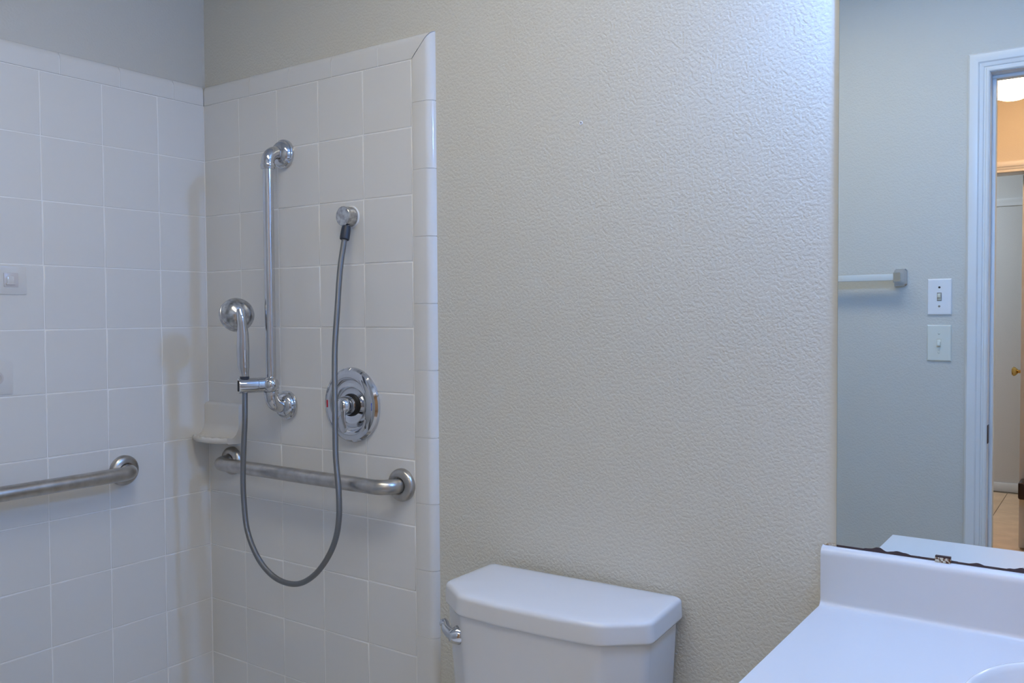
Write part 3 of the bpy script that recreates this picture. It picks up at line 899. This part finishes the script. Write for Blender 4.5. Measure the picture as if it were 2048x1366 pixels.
# ------------------------------------------------------------------ soap dish in the corner
sd = thing('soap_dish', (0.0, 0, 0.955), 'off white ceramic soap dish fixed to tiles in the shower corner', 'soap dish')
WD, HD = 0.150, 0.107
prof = [(0.0, HD), (-0.010, HD - 0.002), (-0.0145, HD - 0.008), (-0.0150, 0.050), (-0.0175, 0.038), (-0.0240, 0.026), (-0.0340, 0.0185), (-0.046, 0.0155)]
def plan(u):       # the ledge is bowed in plan: deepest in the middle
    return 0.93 + 0.42 * math.sin(PI * u) ** 0.8
rings = []
NU = 25
for i in range(NU):
    u = i / (NU - 1)
    k = plan(u)
    ring = []
    for j, (y, z) in enumerate(prof):
        ring.append(Vector((0.0006 + u * (WD - 0.001), y * (1 + (k - 1) * (max(0, j - 3) / 4) ** 1.0), z)))
    lip = -0.046 * k
    wav = 0.0011 * math.sin(u * 34)
    ring += [Vector((ring[-1].x, lip - 0.004, 0.0185 + wav)), Vector((ring[-1].x, lip - 0.0085, 0.0185 + wav)), Vector((ring[-1].x, lip - 0.0115, 0.0140)), Vector((ring[-1].x, lip - 0.0110, 0.0070)), Vector((ring[-1].x, lip - 0.0060, 0.0025)), Vector((ring[-1].x, -0.022, 0.0005)), Vector((ring[-1].x, 0.0, 0.0))]
    rings.append(ring)
loft('dish_body', rings, M_SOAPDISH, sd, True, True, 55)
for k in range(5):
    x = 0.030 + k * 0.0225
    tube('drain_ridge', [(x, -0.024, 0.0225), (x, -0.034, 0.0185), (x, -0.050, 0.0160)], [0.0015, 0.0022, 0.0015], M_SOAPDISH, sd, 8)

# ------------------------------------------------------------------ adhesive hook pads on the left wall
def pad(y0, y1, z0, z1, label, mount):
    t = thing('adhesive_pad', (0.0004, (y0 + y1) / 2, (z0 + z1) / 2), label, 'wall hook')
    hy, hz = (y1 - y0) / 2, (z1 - z0) / 2
    ps = rounded([Vector((-hy, -hz, 0)), Vector((hy, -hz, 0)), Vector((hy, hz, 0)), Vector((-hy, hz, 0))], 0.004)
    loft('pad', [[Vector((h, p.x * s, p.y * s)) for p in ps] for h, s in ((0.0, 1.0), (0.0008, 1.0), (0.0011, 0.985))], M_PAD, t, True, True, 30)
    if mount == 'square':
        b = box('mount', (0.0008, -0.016, -0.016), (0.0022, 0.016, 0.016), M_HOOK, t, 0.0008)
        o = box('mount_tab', (0.0018, -0.0095, -0.0085), (0.0038, 0.0055, 0.0085), M_PAD, None, 0.0006); o.parent = b
        o = box('mount_foot', (0.0018, -0.0120, -0.0115), (0.0042, 0.0085, -0.0075), M_HOOK, None, 0.0006); o.parent = b
    else:
        lathe('mount', [(0.0, 0.0005), (0.016, 0.0005), (0.0155, 0.0022), (0.011, 0.0025), (0.010, 0.0012), (0.0, 0.0012)], (0, 0, 0), (1, 0, 0), M_HOOK, t, 32, 30)
pad(-0.562, -0.490, 1.353, 1.4195, 'clear square adhesive hook pad with square mount on the side tiles', 'square')
pad(-0.600, -0.5265, 1.123, 1.199, 'clear adhesive hook pad with round mount, below the square mount one', 'round')

# ------------------------------------------------------------------ tiny anchor left in the beige wall
wa = thing('wall_anchor', (1.2025, YW, 1.6846), 'tiny pale plastic anchor left in the beige wall', 'wall anchor')
lathe('anchor_rim', [(0.0014, 0.0), (0.0016, 0.0012), (0.0032, 0.0016), (0.0040, 0.0004), (0.0040, -0.001)], (0, 0, 0), (0, -1, 0), M_PLATE_W, wa, 16)
lathe('anchor_hole', [(0.0, 0.0003), (0.0018, 0.0003)], (0, 0, 0), (0, -1, 0), M_DARKSCREW, wa, 12, 0)

# ------------------------------------------------------------------ on the door wall (seen in the mirror)
tb = thing('towel_bar', (1.2, YF, 1.412), 'pale square towel bar on chrome posts left of the light switches', 'towel bar')
for x in (-0.30, 0.3055):
    loft('post', [[Vector((x + sx * a, y, sz * b)) for sx, sz in ((-1, -1), (-0.72, -1), (0.72, -1), (1, -0.8), (1, 0.8), (0.72, 1), (-0.72, 1), (-1, 0.8))] for a, b, y in
                  ((0.0195, 0.0285, 0.0), (0.0195, 0.0285, 0.007), (0.0165, 0.0250, 0.0105), (0.0125, 0.0180, 0.022), (0.0125, 0.0165, 0.062), (0.0105, 0.0140, 0.066))], M_CHROME, tb, True, True, 30)
box('bar', (-0.302, 0.040, -0.0105), (0.3055, 0.060, 0.0105), M_ACRYL, tb, 0.002)

def switch(zc, pm, up, label, screws):
    t = thing('light_switch', (1.620, YF, zc), label, 'light switch', 'light switches by the bathroom door')
    loft('plate', [[Vector((sx * a, y, sz * b)) for sx, sz in ((-1, -1), (1, -1), (1, 1), (-1, 1))] for a, b, y in ((0.0352, 0.0575, 0.0), (0.0352, 0.0575, 0.0025), (0.0335, 0.0558, 0.0052), (0.0315, 0.0538, 0.0060))], pm, t, True, True, 20)
    box('toggle_frame', (-0.0068, 0.0055, -0.0135), (0.0068, 0.0064, 0.0135), M_SCREW if up else M_TOGGLE, t)
    s = 1 if up else -1
    bm = bmesh.new()
    bm_box(bm, (-0.0048, 0.005, -0.0105), (0.0048, 0.0076, 0.0105), 0.0006)
    bm_box(bm, (-0.0044, 0.006, s * 0.003 - 0.006), (0.0044, 0.0150, s * 0.003 + 0.006), 0.001)
    from_bm('toggle', bm, M_TOGGLE if up else pm, t)
    for z, m in zip((0.030, -0.030), screws):
        lathe('screw', [(0.0, 0.0076), (0.0022, 0.0074), (0.0034, 0.0062), (0.0034, 0.005)], (0, 0, z), (0, 1, 0), m, t, 16)
switch(1.3475, M_PLATE_W, True, 'bright white light switch plate with dark screws, above the ivory one', (M_DARKSCREW, M_SCREW))
switch(1.2005, M_PLATE_I, False, 'ivory light switch plate below the bright white one', (M_PLATE_I, M_PLATE_I))
